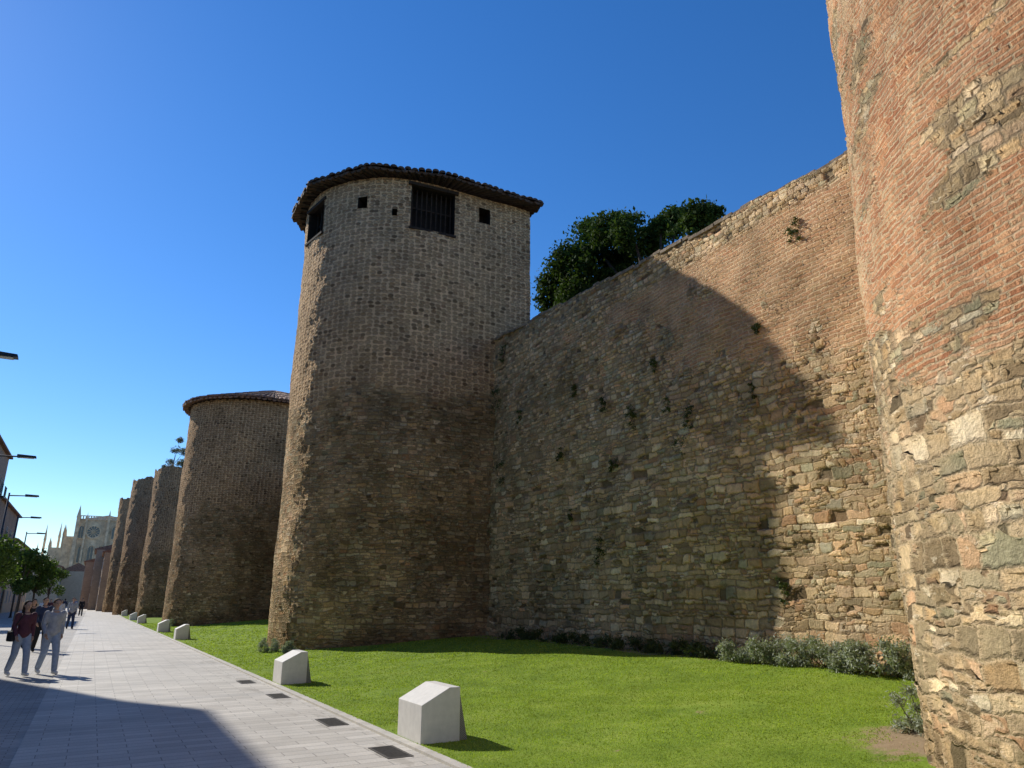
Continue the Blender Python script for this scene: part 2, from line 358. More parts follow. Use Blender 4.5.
def mat_brickwall(name,a,b):
    g=NT(name); P=g.worldpos(); s=g.sep(P)
    Q=g.comb(g.math('ADD',s[0],s[1]),s[2])
    n=g.t.nodes.new('ShaderNodeTexBrick'); g.put(n.inputs['Vector'],Q); n.inputs['Scale'].default_value=1
    n.inputs['Brick Width'].default_value=.28; n.inputs['Row Height'].default_value=.08; n.inputs['Mortar Size'].default_value=.008
    g.put(n.inputs['Color1'],a); g.put(n.inputs['Color2'],b); g.put(n.inputs['Mortar'],(.36,.3,.25))
    c=g.mix(1,n.outputs['Color'],g.ramp(g.noise(P,.5,4),[(.3,(.8,)*3),(.7,(1.1,)*3)]),'MULTIPLY')
    g.bsdf(c,.9,g.bump(n.outputs['Fac'],-.4,.01)); return g.m
M_brk=mat_brickwall('red_brick',(.31,.19,.12),(.40,.26,.17))
M_brk2=mat_brickwall('orange_brick',(.42,.29,.18),(.50,.37,.24))
# ------------------------------------------------------------------ ground
def lawn_z(n,s):
    t=np.clip((n-3.7)/8.0,0,1); z=.03+.47*t*t*(3-2*t)
    return z+.025*np.sin(n*1.3+s*.7)*np.minimum(1,t*4)+.015*np.sin(s*1.9-n*.8)*np.minimum(1,t*4)
tag(MB().add([(-1600,-1600,-.05),(1600,-1600,-.05),(1600,2200,-.05),(-1600,2200,-.05)],[(0,1,2,3)]).build('ground',M_ground),kind='structure')
tag(MB().add([(-9.9,-40,-.012),(-.5,-40,-.012),(-.5,300,-.012),(-9.9,300,-.012)],[(0,1,2,3)]).build('road',M_road),kind='structure')
E=lambda s,d: (float(edge_n(s))+d,s)
tag(MB().prism([(-.5,-20),E(-20,-.12),E(75,-.12),E(127,-.12),(-.5,127)],-.06,0).build('pavement',M_pave),kind='structure')
tag(MB().prism([(-9,127.01),(3,127.01),(3,300),(-9,300)],-.06,-.002).build('pavement',M_pave),kind='structure')
tag(MB().prism([E(-20,-.12),E(-20,0),E(75,0),E(127,0),E(127,-.12),E(75,-.12)],-.06,.03).build('kerb',M_kerb),kind='structure')
def lawn():
    tt=np.linspace(0,1,60); ss=np.linspace(-20,127,500); T_,S_=np.meshgrid(tt,ss); N_=edge_n(S_)+(12.2-edge_n(S_))*T_
    v=np.stack([N_.ravel(),S_.ravel(),lawn_z(N_,S_).ravel()],1); i=(np.arange(59)[None,:]+np.arange(499)[:,None]*60).ravel()
    return np_mesh('lawn',v,np.stack([i,i+1,i+61,i+60],1),M_lawn)
tag(lawn(),kind='structure')
# cast iron grates let into the paving beside the lawn
for i,(px,py,lab) in enumerate([(392,752,'dark rectangular ground grate nearest the camera, beside the kerb'),(333,722,'second nearest ground grate, just before the nearest stone block'),(279,696,'third ground grate, beside the second stone block'),(247,682,'farthest of the four ground grates along the kerb')]):
    p=on_ground(px,py); q=empty('ground_grate',(p[0]-.02,p[1],0),lab,'grate','ground grates along the kerb')
    f=MB(); w,l=.15,.34
    f.box(-w,w,-l,-l+.03,-.02,.006); f.box(-w,w,l-.03,l,-.02,.006); f.box(-w,-w+.03,-l+.03,l-.03,-.02,.006); f.box(w-.03,w,-l+.03,l-.03,-.02,.006)
    f.build('frame',M_iron,q)
    f=MB(); k=-l+.05
    while k<l-.06: f.box(-w+.03,w-.03,k,k+.018,-.02,.005); k+=.04
    f.build('bars',M_iron,q); MB().box(-w+.03,w-.03,-l+.03,l-.03,-.03,.0015).build('pit_shade',M_dark,q)  # flush dark slab stands in for the shade below the bars
rng=np.random.default_rng(3)
TOWER_FOOT=[(9.44,26.4,4.1),(8.6,54,4.6),(9.44,1.1,4.25)]
def grass():
    P=[];
    for (d0,d1,dens,w,h) in [(5,9,2600,.005,.018),(9,13,1500,.008,.020),(13,19,700,.012,.022),(19,30,240,.022,.027),(30,60,50,.045,.033)]:
        N=int(8.6*62*dens); x=rng.uniform(3.1,11.7,N); y=rng.uniform(1,62,N)
        d=np.hypot(x,y); az=np.degrees(np.arctan2(x,y))-29.5
        k=(d>=d0)&(d<d1)&(np.abs(az)<38)&(x>edge_n(y)-.02+.03*rng.random(len(x)))
        k&=~(((x-7.75)**2+1.2*(y-4.9)**2)<(.60+.25*np.sin(x*7+y*3)+.2*np.sin(y*9)+.12*rng.normal(size=len(x)))**2)
        wv=np.sin(x*1.9+1.3*np.sin(y*.8))+np.sin(y*1.3+x*.6)+np.sin(x*.7-y*2.1)
        k&=~((wv>2.1)&(rng.random(len(x))<.7))
        for a,b,r in TOWER_FOOT: k&=np.hypot(x-a,y-b)>r
        x=x[k];y=y[k];n=len(x)
        a=rng.uniform(0,2*PI,n); hh=h*rng.uniform(.55,1.3,n); ww=w*rng.uniform(.7,1.3,n)
        l=rng.normal(0,.6,(n,2))*hh[:,None]
        z=lawn_z(x,y)-.004
        p0=np.stack([x-np.cos(a)*ww,y-np.sin(a)*ww,z],1); p1=np.stack([x+np.cos(a)*ww,y+np.sin(a)*ww,z],1)
        p2=np.stack([x+l[:,0],y+l[:,1],z+hh],1)
        P.append(np.stack([p0,p1,p2],1).reshape(-1,3))
    v=np.concatenate(P); f=np.arange(len(v)).reshape(-1,3)
    return np_mesh('grass',v,f,M_grass,smooth=False)
tag(grass(),'short bright green grass of the lawn below the wall','grass',kind='stuff')
# ------------------------------------------------------------------ towers
def tower_pt(T,u):
    cn,cs,r,bn=T; Lf=bn-cn
    u=np.asarray(u,float); th=PI+(u-Lf)/r
    x=np.where(u<Lf,bn-u,np.where(u>Lf+PI*r,cn+(u-Lf-PI*r),cn+r*np.sin(th)))
    y=np.where(u<Lf,cs-r,np.where(u>Lf+PI*r,cs+r,cs+r*np.cos(th)))
    nx=np.where((u<Lf)|(u>Lf+PI*r),0,np.sin(th)); ny=np.where(u<Lf,-1,np.where(u>Lf+PI*r,1,np.cos(th)))
    return x,y,nx,ny
def tower_hit(T,px,py):
    cn,cs,r,bn=T; d=ray(px,py); L=math.hypot(d[0],d[1]); dx,dy=d[0]/L,d[1]/L
    b=dx*cn+dy*cs; c=cn*cn+cs*cs-r*r; q=b*b-c
    t=b-math.sqrt(max(q,0)); x,y=dx*t,dy*t
    if x>cn: t=(cs-r)/dy; x=dx*t; u=bn-x
    else:
        th=math.atan2(x-cn,y-cs)%(2*PI); u=(bn-cn)+r*(th-PI)
    return u,CAMZ+d[2]/L*t
def tower_body(root,T,us,zs,mat,holes=(),flare=.0,amp=.05,seed=0,ragged=0,batter=0.0,rough=0.0):
    x,y,nx,ny=tower_pt(T,us)
    U,Z=np.meshgrid(us,zs); X=np.tile(x,(len(zs),1)); Y=np.tile(y,(len(zs),1)); NX=np.tile(nx,(len(zs),1)); NY=np.tile(ny,(len(zs),1))
    if ragged:
        top=zs[-1]; rag=ragged*(np.sin(us*1.7+seed)+.6*np.sin(us*4.1+seed*2)+.4*np.sin(us*9.3))
        Z=Z+rag[None,:]*np.clip((Z-(top-3))/3,0,1)
    w=amp*(np.sin(U*.9+seed)+np.sin(Z*.8+U*.4+seed*1.7)+.6*np.sin(U*2.3-Z*1.9+seed)+.4*np.sin(U*4.7+Z*3.9))*.5
    if rough:
        rg=np.random.default_rng(seed); q=rg.normal(size=U.shape); q=(q+np.roll(q,1,0)+np.roll(q,1,1)+np.roll(np.roll(q,1,0),1,1))/2
        w+=rough*q
    w+=flare*np.clip(1-Z/2.5,0,1)**2+batter*np.clip(1-Z/9.5,0,1)
    X=X+NX*w; Y=Y+NY*w
    nu=len(us); v=np.stack([X.ravel(),Y.ravel(),Z.ravel()],1); uv=np.stack([U.ravel()+seed*3.3,Z.ravel()],1)
    i=(np.arange(nu-1)[None,:]+np.arange(len(zs)-1)[:,None]*nu).ravel()
    uc=(us[:-1]+us[1:])/2; zc=(zs[:-1]+zs[1:])/2; UC,ZC=np.meshgrid(uc,zc); keep=np.ones(UC.size,bool)
    for (u0,u1,z0,z1) in holes: keep&=~((UC.ravel()>u0)&(UC.ravel()<u1)&(ZC.ravel()>z0)&(ZC.ravel()<z1))
    i=i[keep]; f=np.stack([i,i+1,i+1+nu,i+nu],1)
    return np_mesh('body',v,f,mat,root,uv=uv,off=root.location)
def outline(T,extra,facets,back=0):
    cn,cs,r,bn=T; R=(r+extra)
    pts=[(bn+back,cs-R)]
    for k in range(facets+1):
        th=PI+PI*k/facets; pts.append((cn+R*math.sin(th),cs+R*math.cos(th)))
    pts.append((bn+back,cs+R)); return pts
def tile_roof(root,T,zt,over,pitch,facets,mat,sp=.24,back=.2):
    pts=outline(T,over,facets,back); cn,cs,r,bn=T; ap=Vector((cn+1.2,cs,zt+pitch*(r+over)))
    off=root.location
    deck=MB(); n=len(pts)
    vs=[(p[0],p[1],zt) for p in pts]+[(p[0],p[1],zt+.05) for p in pts]+[tuple(ap),(ap.x,ap.y,ap.z+.02)]
    fs=[]
    for i in range(n):
        j=(i+1)%n; fs+=[(i,j,j+n,i+n),(i+n,j+n,2*n+1),(j,i,2*n)]
    deck.add(vs,fs); rf=deck.build('roof',M_wood,root,off)
    t=MB(); rr=random.Random(5)
    for i in range(n):
        a=Vector((*pts[i],0)); b=Vector((*pts[(i+1)%n],0)); L=(b-a).length; m=max(1,int(L/sp))
        e=(b-a).normalized()
        for k in range(m):
            p=a.lerp(b,(k+.5)/m)
            for lay in (0,1):
                q=p+e*(sp*.5*lay)
                base=Vector((q.x,q.y,zt+.07-.04*lay)); d=ap-base; D=d.length; dn=d/D
                base=base-dn*(.07+rr.uniform(0,.12)-.04*lay)+Vector((0,0,rr.uniform(-.015,.025))); steps=4 if D>4 else 3
                w0=sp*.5
                for sidx in range(steps):
                    t0=sidx/steps; t1=min(.97,(sidx+1)/steps+.01)
                    sec=[]
                    for (tt,lift,sc) in ((t0,.045,1.0),(t1,.0,.9)):
                        c=base+d*tt; w=max(.03,w0*(1-tt)*sc+.01)
                        for g_ in range(6):
                            an=PI*g_/5; sgn=1 if lay==0 else -1
                            sec.append(c+e*(math.cos(an)*w)+Vector((0,0,1))*(sgn*math.sin(an)*w*.85+lift))
                    t.add(sec,[(g_,g_+1,g_+7,g_+6) for g_ in range(5)]+[(0,1,2,3,4,5)])
    t.build('tiles',mat,rf,off)
    rb=MB(); op=outline(T,over-.06,60,back)
    for i in range(1,len(op)-1,2):
        a=Vector((op[i][0],op[i][1],zt-.06)); dirv=(Vector((ap.x,ap.y,0))-Vector((a.x,a.y,0))).normalized()
        a=a+dirv*.22; b=a+dirv*1.0; s=Vector((-dirv.y,dirv.x,0))*.05
        v=[a-s,a+s,b+s,b-s]; v=[(p.x,p.y,zt-.07) for p in v]+[(p.x,p.y,zt-.005) for p in v]
        rb.add(v,[(0,3,2,1),(4,5,6,7),(0,1,5,4),(1,2,6,5),(2,3,7,6),(3,0,4,7)])
    rb.build('rafters',M_wood,root,off)
    return rf
def lin(a,b,st): return np.linspace(a,b,max(2,int(round(abs(b-a)/st))+1))
def niche(root,T,u0,u1,z0,z1,depth,bars=0,lintel=True):
    off=root.location
    us=[u0,u1]; x,y,nx,ny=tower_pt(T,us)
    o=[Vector((x[i]+nx[i]*.01,y[i]+ny[i]*.01,0)) for i in (0,1)]; m=((Vector((nx[0],ny[0],0))+Vector((nx[1],ny[1],0)))/2).normalized()
    b=[p-m*depth for p in o]
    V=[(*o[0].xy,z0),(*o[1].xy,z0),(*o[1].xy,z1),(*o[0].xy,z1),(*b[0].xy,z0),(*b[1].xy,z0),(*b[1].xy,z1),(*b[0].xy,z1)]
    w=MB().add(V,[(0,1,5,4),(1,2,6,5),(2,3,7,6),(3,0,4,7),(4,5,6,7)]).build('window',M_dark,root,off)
    def bar(mb,pa,pb,ww,za,zb,inn):
        a=pa-m*inn; c=pb-m*inn
        v=[a,c,c-m*ww,a-m*ww]; v=[(p.x,p.y,za) for p in v]+[(p.x,p.y,zb) for p in v]
        mb.add(v,[(0,3,2,1),(4,5,6,7),(0,1,5,4),(1,2,6,5),(2,3,7,6),(3,0,4,7)])
    if bars:
        g=MB(); e=(o[1]-o[0]); L=e.length; e=e/L
        for k in range(bars):
            c=o[0]+e*(L*(k+.5)/bars); bar(g,c-e*.022,c+e*.022,.05,z0,z1,.30)
        bar(g,o[0],o[1],.06,z0+(z1-z0)*.55,z0+(z1-z0)*.55+.06,.35)
        g.build('bars',M_wood,w,off)
    if lintel:
        e=(o[1]-o[0]).normalized()
        g=MB(); bar(g,o[0]-e*.12,o[1]+e*.12,.18,z1-.02,z1+.10,-.05); g.build('lintel',M_wood,w,off)
        g=MB(); bar(g,o[0]-e*.05,o[1]+e*.05,.16,z0-.06,z0+.03,-.05); g.build('sill',M_wood,w,off)
    return w
# --- tower 1
GT='round stone towers of the old city wall'
T1=(9.44,26.4,4.0,13.5); H1=17.1
r1=empty('stone_tower',(9.44,26.4,0),'tallest round tower with tiled roof and barred opening under the eaves','tower',GT)
Lf=T1[3]-T1[0]; Lt=2*Lf+PI*4
def hole(px0,py0,px1,py1):
    ua,za=tower_hit(T1,px0,(py0+py1)/2); ub,_=tower_hit(T1,px1,(py0+py1)/2)
    _,zt=tower_hit(T1,(px0+px1)/2,py0); _,zb=tower_hit(T1,(px0+px1)/2,py1)
    return (min(ua,ub),max(ua,ub),zb,zt)
H=[hole(411,187,455,231),hole(358,197,367,208),hole(392,209,397,215),hole(479,209,490,224),hole(309,206,323,236)]
H=[(a,b,c,min(d,16.85)) for a,b,c,d in H]
us=sorted(set([round(v,4) for v in np.arange(0,Lt+.001,.065)]+[h[0] for h in H]+[h[1] for h in H]))
zs=sorted(set([round(v,4) for v in np.arange(-.1,H1+.01,.065)]+[h[2] for h in H]+[h[3] for h in H]))
tower_body(r1,T1,np.array(us),np.array(zs),M_tower,H,amp=.05,seed=1,rough=.006)
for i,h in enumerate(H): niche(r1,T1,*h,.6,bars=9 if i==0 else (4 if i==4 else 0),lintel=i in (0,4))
tile_roof(r1,T1,H1+.02,.55,.34,5,M_tile)
# --- tower 0 (foreground)
T0=(9.44,1.1,4.0,13.9)
r0=empty('stone_tower',(9.44,1.1,0),'brick and rubble round tower filling the right edge of the photo','tower',GT)
Lf=T0[3]-T0[0]; Lt=2*Lf+PI*4
a=Lf+PI*4*.42
us=np.concatenate([lin(0,a,.2)[:-1],lin(a,Lt-Lf+.3,.028)[:-1],lin(Lt-Lf+.3,Lt,.2)])
zs=np.concatenate([lin(-.1,10.6,.028)[:-1],lin(10.6,17,.2)])
tower_body(r0,T0,us,zs,M_near,amp=.045,seed=3,batter=.21)
tile_roof(r0,T0,17.02,.5,.34,5,M_tile)
# --- farther towers
T2=(8.65,54,4.45,13.5)
r2=empty('stone_tower',(8.65,54,0),'lower round tower with a shallow red tiled roof, just left of the tallest tower','tower',GT)
Lf2=T2[3]-T2[0]; tower_body(r2,T2,lin(0,2*Lf2+PI*4.5,.11),lin(-.1,14.8,.11),M_tower2,amp=.05,seed=5,rough=.008)
tile_roof(r2,T2,14.82,.45,.42,14,M_tile2,sp=.3)
for (cn,cs,r,h,lab,sd) in [(8.1,80,4.4,14.2,'roofless dark round tower with a small tree above its top, third tower back',7),
                         (6.6,97,4.4,15.4,'roofless narrow round tower, fourth tower back along the lawn',8),
                         (5.85,119,4.4,15.7,'farthest round tower, fifth back, beside the brick houses',9)]:
    T=(cn,cs,r,cn+4.2); q=empty('stone_tower',(cn,cs,0),lab,'tower',GT); L=2*4.2+PI*r
    tower_body(q,T,lin(0,L,.16),lin(-.1,h,.16),M_far if sd!=9 else M_tower2,amp=.07,seed=sd,ragged=.12,rough=.012)
    pts=outline(T,-.1,30); MB().add([(p[0],p[1],h-.35) for p in pts],[tuple(range(len(pts)))]).build('top',M_dark,q,q.location)
# ------------------------------------------------------------------ city wall
def wall_top(s):
    b=10.22+.060*(s-7.35)
    return b+.03*np.sin(s*2.1)+.02*np.sin(s*5.3+1)+.012*np.sin(s*11.7)
M_cop=simple('coping_brick',(.33,.255,.175),.95,.35,4,.8,dist=.02)
def city_wall(name,label,n0,n1,s0,s1,st,mat,topf,seedu=0,sdense=None):
    root=empty(name,(n0,s0,0),label,'wall','stretches of the old city wall')
    ss=lin(s0,s1,st) if sdense is None else sdense; tt=np.arange(0,1.0001,st/10.5); tp=topf(ss)
    S,TT=np.meshgrid(ss,tt); Z=-.1+(tp[None,:]+.1)*TT; N=n0+(n1-n0)*(S-s0)/(s1-s0)
    N=N-.10*np.clip(1-Z/2.0,0,1)+.05*np.sin(S*.7+Z*.5)+.025*np.sin(S*1.9-Z*1.3)+.015*np.sin(S*3.7+Z*4.1)
    N=N+.02*Z*.5
    v=np.stack([N.ravel(),S.ravel(),Z.ravel()],1); uv=np.stack([S.ravel()+seedu,Z.ravel()],1); nu=len(ss)
    i=(np.arange(nu-1)[None,:]+np.arange(len(tt)-1)[:,None]*nu).ravel(); f=np.stack([i,i+nu,i+1+nu,i+1],1)
    np_mesh('face',v,f,mat,root,uv=uv,off=root.location)
    cp=MB(); rr=random.Random(2); s=s0
    while s<s1:
        l=rr.uniform(.22,.36); n=n0+(n1-n0)*(s-s0)/(s1-s0)+.13; z=float(topf(np.array([s]))[0]); j=rr.uniform(-.015,.015)
        cp.box(n-.05+j,n+2.2,s+.003,s+l-.003,z-.05,z+.03+rr.uniform(0,.012)); s+=l
    cp.build('coping',M_cop,root,root.location)
    nb=MB(); nb.add([(n0+2.2,s0,0),(n1+2.2,s1,0),(n1+2.2,s1,10.1),(n0+2.2,s0,10.1)],[(0,1,2,3)]); nb.build('back',M_cop,root,root.location)
ssd=np.concatenate([lin(3.9,6.5,.2)[:-1],lin(6.5,15,.034)[:-1],lin(15,23.2,.042)])
city_wall('city_wall','high rubble and brick wall between the foreground tower and the tallest tower',11.8,11.8,3.9,23.2,.037,M_wall,wall_top,0,ssd)
flat=lambda s: 10.6+.05*np.sin(s*2.3)
city_wall('city_wall','stretch of city wall hidden behind the tallest tower',11.8,11.4,29.8,50.5,.25,M_far,flat,40)
city_wall('city_wall','stretch of city wall beyond the red roofed tower',11.2,10.6,57.5,76.5,.3,M_far,flat,80)
# ------------------------------------------------------------------ foliage
def foliage(name,blobs,count,size,mat,parent=None,off=(0,0,0),seed=0,shell=.5,asp=.5,gap=True,spread=.12):
    r=np.random.default_rng(seed); B=np.array(blobs,float); w=B[:,3]**2; w/=w.sum()
    k=r.choice(len(B),count,p=w); d=r.normal(size=(count,3)); d/=np.linalg.norm(d,axis=1)[:,None]
    rad=B[k,3]*(shell+(1-shell)*r.random(count)**.6)*(1+spread*r.normal(size=count))
    p=B[k,:3]+d*rad[:,None]*np.array([1,1,.85])
    if gap:
        q=np.sin(p[:,0]*3.1+seed)+np.sin(p[:,1]*2.7+1)+np.sin(p[:,2]*3.7+2)
        keep=q>-1.1; p=p[keep]; d=d[keep]
    n=len(p); a=r.normal(size=(n,3)); a/=np.linalg.norm(a,axis=1)[:,None]
    nn=d*.6+r.normal(size=(n,3))*.6; b=np.cross(a,nn); b/=np.linalg.norm(b,axis=1)[:,None]+1e-6
    s=size*r.uniform(.6,1.3,n)[:,None]
    v=np.stack([p-a*s,p+b*s*asp,p+a*s,p-b*s*asp],1).reshape(-1,3); f=np.arange(len(v)).reshape(-1,4)
    return np_mesh(name,v,f,mat,parent,smooth=False,off=off)
tr=empty('tree',(18,20,0),'large dark green leafy tree rising behind the top of the wall','tree')
t=MB().tube([(18,20,0),(18.1,20,5),(17.9,19.8,10),(17.6,19.6,14)],[.45,.36,.28,.14],10)
def at_n(px,py,n): return on_wall(px,py,n)
blobs=[]; rr=random.Random(4)
for (px,py,r) in [(560,285,1.3),(572,262,1.2),(590,240,1.2),(612,232,1.1),(632,232,1.0),(600,272,1.6),(630,262,1.4),(655,240,1.0),(676,222,.8),(697,215,.7),(712,214,.5),(690,238,.9),(553,300,1.0),(580,300,1.4),(661,225,.5),(620,290,1.5),(706,226,.6),(617,220,.5),(590,228,.6),(640,226,.5)]:
    p=at_n(px,py,18+rr.uniform(-1.2,1.2)); blobs.append((p[0],p[1],p[2],r*.88))
for b in blobs[::2]: t.tube([(17.9,19.8,10+rr.random()*2),((17.9+b[0])/2,(19.8+b[1])/2,(11+b[2])/2+.4),b[:3]],[.14,.09,.03],7)
t.build('trunk',M_bark,tr,tr.location)
foliage('crown',blobs,46000,.10,M_leaf,tr,tr.location,1,.3,.55,True,.17)
tr=empty('tree',(11.5,76,0),'thin grey green tree showing above the third tower','tree')
p0=at_n(173,465,11.5); t=MB().tube([(p0[0],p0[1],8),(p0[0],p0[1],p0[2])],[.2,.1],8); blobs=[]
for (px,py,r) in [(170,462,1.0),(176,450,1.1),(180,440,.9),(184,452,1.0),(164,466,.7),(182,464,1.2)]:
    p=at_n(px,py,11.5+rr.uniform(-.5,.5)); blobs.append((*p,r)); t.tube([p0,p],[.07,.02],6)
t.build('trunk',M_bark,tr,tr.location); foliage('crown',blobs,4500,.16,M_olive,tr,tr.location,2,.2,.35)
for i,(n,s,h,lab) in enumerate([(-5.9,53,5.6,'leafy street tree cut by the left edge of the photo, nearest of the row'),(-5.2,72,5.9,'bright green street tree, second in the row on the left'),
      (-5.4,92,6.3,'street tree third in the row on the left, partly behind the second'),(-5.0,112,6.2,'farthest street tree at the end of the row on the left')]):
    tr=empty('street_tree',(n,s,0),lab,'tree','street trees along the left side'); t=MB().tube([(n,s,-.02),(n+.05,s,1.6),(n,s+.1,3)],[.13,.1,.08],8)
    bl=[]
    for k in range(11):
        a=rr.uniform(0,2*PI); q=rr.uniform(.3,1.5); z=rr.uniform(2.7,h-.9); c=(n+math.cos(a)*q,s+math.sin(a)*q,z,rr.uniform(.7,1.05)); bl.append(c)
        t.tube([(n,s,2.2),((n+c[0])/2,(s+c[1])/2,(2.6+z)/2),c[:3]],[.05,.035,.015],6)
    t.build('trunk',M_bark,tr,tr.location); foliage('crown',bl,5200,.12,M_leaf2,tr,tr.location,10+i,.4,.55)
names=['left end shrub of the low silver row along the foot of the wall','second silver shrub from the left in the wall foot row','third silver shrub from the left in the wall foot row','fourth silver shrub from the left in the wall foot row',
  'fifth silver shrub from the left in the wall foot row','middle silver shrub of the wall foot row','fifth silver shrub from the right in the wall foot row','fourth silver shrub from the right in the wall foot row','third silver shrub from the right in the wall foot row',
  'second silver shrub from the right in the wall foot row','right end shrub of the wall foot row, beside the foreground tower']
for i,lab in enumerate(names):
    px=738+i*17.3; p=on_wall(px,660,11.1); g0=float(lawn_z(np.array(11.1),np.array(p[1])))
    q=empty('shrub',(11.1,p[1],g0),lab,'shrub','silver shrubs along the wall foot'); bl=[]; hs=.32+.15*(i/10)+.07*math.sin(i*2.3)
    for k in range(10): bl.append((11.1+rr.uniform(-.35,.35),p[1]+rr.uniform(-.33,.33),g0+rr.uniform(.04,hs),rr.uniform(.09,.17)))
    t=MB()
    for b in bl: t.tube([(11.1,p[1],g0-.02),b[:3]],[.012,.005],5)
    t.build('stems',M_bark,q,q.location); foliage('leaves',bl,1900,.034,M_shrub,q,q.location,30+i,.2,.35,False,.4)
ordn=['first','second','third','fourth','fifth','sixth','seventh','eighth','ninth']
for i in range(9):
    px=508+i*26+rr.uniform(-5,5); p=on_wall(px,648,11.35); g0=float(lawn_z(np.array(11.35),np.array(p[1])))
    q=empty('wall_foot_plant',(11.35,p[1],g0),ordn[i]+' dark low plant to the right of the tallest tower along the shaded wall foot','plant','dark low plants along the shaded wall foot'); bl=[]; hh=rr.uniform(.12,.3)
    for k in range(8): bl.append((11.35+rr.uniform(-.2,.2),p[1]+rr.uniform(-.55,.55),g0+rr.uniform(.02,hh),rr.uniform(.08,.16)))
    t=MB()
    for b in bl: t.tube([(11.35,p[1],g0-.02),b[:3]],[.01,.004],5)
    t.build('stems',M_bark,q,q.location); foliage('leaves',bl,900,.045,M_weed,q,q.location,100+i,.2,.3,False,.4)
for i,(n,s,r,lab) in enumerate([(7.95,5.05,.32,'silver shrub growing against the foot of the foreground tower'),(5.15,25.0,.3,'low silver shrub at the left foot of the tallest tower'),(5.5,23.6,.25,'small pale plant in front of the foot of the tallest tower'),(4.75,51.8,.3,'small plant at the foot of the red roofed tower')]):
    g0=float(lawn_z(np.array(n),np.array(s))); q=empty('shrub',(n,s,g0),lab,'shrub'); bl=[]
    for k in range(22): bl.append((n+rr.uniform(-r,r)*.9,s+rr.uniform(-r,r)*.9,g0+rr.uniform(.02,r*1.25)*(1 if k%3 else .4),r*.3))
    t=MB()
    for b in bl: t.tube([(n+(b[0]-n)*.4,s+(b[1]-s)*.4,g0-.02),b[:3]],[.008,.003],5)
    t.build('stems',M_bark,q,q.location); foliage('leaves',bl,5200,.024,M_shrub,q,q.location,50+i,.2,.3,False,.45)
wd=[(600,548,.24,'dark weed low on the shaded wall left of centre'),(501,470,.32,'dark weed in the corner between the tallest tower and the wall, halfway up'),(496,398,.34,'weed high in the corner between the tallest tower and the wall'),
 (494,522,.26,'weed low in the corner between the tallest tower and the wall'),(614,462,.14,'small weed on the shaded wall above the low dark weed'),(690,415,.18,'upper of two small weeds in the middle of the wall shadow'),(682,440,.22,'lower of two small weeds in the middle of the wall shadow'),
 (752,388,.12,'weed inside the shadow near its right edge'),(793,229,.17,'green weed on the sunlit wall near its top right'),(785,588,.18,'weed on the wall above the shrubs at the shadow edge'),(655,362,.13,'weed in the upper shaded wall'),(757,330,.13,'weed just above the slanting shadow edge'),
 (560,452,.12,'small weed on the shaded wall right of the tallest tower'),(632,415,.2,'weed at mid height on the shaded wall'),(575,388,.12,'weed below the big tree on the shaded wall'),
 (503,352,.2,'highest weed in the corner between the tallest tower and the wall'),(520,415,.16,'weed on the wall a little right of the tower corner'),(604,402,.14,'weed left of the mid height weed on the shaded wall'),(668,402,.13,'weed just left of the pair in the middle of the shadow'),(570,512,.12,'weed left of and above the low dark weed')]
for i,(px,py,r,lab) in enumerate(wd):
    p=on_wall(px,py,11.83); q=empty('wall_plant',p,lab,'plant','weeds growing out of the wall')
    bl=[(p[0]-.03+rr.uniform(-.03,.03),p[1]+rr.uniform(-r,r),p[2]+rr.uniform(-r,r)*1.5-.08,r*.42) for k in range(8)]
    t=MB()
    for b in bl: t.tube([(p[0]+.08,p[1],p[2]),b[:3]],[.01,.004],5)
    t.build('stems',M_bark,q,p); foliage('leaves',bl,400,.03,M_weed,q,p,70+i,.1,.4,False,.4)
# ------------------------------------------------------------------ floodlight blocks
bl_=[(8.85,'white wedge topped stone block nearest the camera, beside the paved path'),(15.9,'second nearest white stone block along the lawn edge'),(35.2,'third nearest white stone block along the lawn edge'),
     (43.5,'fourth nearest white stone block along the lawn edge'),(60,'fifth stone block along the lawn edge, small in the distance'),(70,'sixth stone block along the lawn edge, in the far distance'),(88,'seventh and farthest stone block along the lawn edge')]
def make_block():
    root=empty('stone_block',(0,0,0),'','stone block','white stone blocks along the lawn edge')
    prof=[(0,0),(0,.42),(.36,.60),(.50,.60),(.503,0)]
    L=.76; n=len(prof); vs=[(p[0],0,p[1]-.04*(p[1]==0)) for p in prof]+[(p[0],L,p[1]-.04*(p[1]==0)) for p in prof]
    MB().add(vs,[tuple(range(n)),tuple(range(n,2*n))[::-1]]+[(i+n,(i+1)%n+n,(i+1)%n,i) for i in range(n)]).build('body',M_block,root,bevel=.005)
    vs=[(.507,.02,-.03),(.62,.02,-.03),(.507,.02,.52),(.507,L-.02,-.03),(.62,L-.02,-.03),(.507,L-.02,.52)]
    MB().add(vs,[(0,1,2),(5,4,3),(1,4,5,2),(0,3,4,1),(0,2,5,3)]).build('grille',M_grille,root)
    return root
b0=make_block()
for i,(s,lab) in enumerate(bl_):
    if i==0: b=b0
    else:
        b=b0.copy(); C.objects.link(b)
        for ch in b0.children: c=ch.copy(); C.objects.link(c); c.parent=b
    b.location=(float(edge_n(s))+.01,s-.36,.03); b['label']=lab
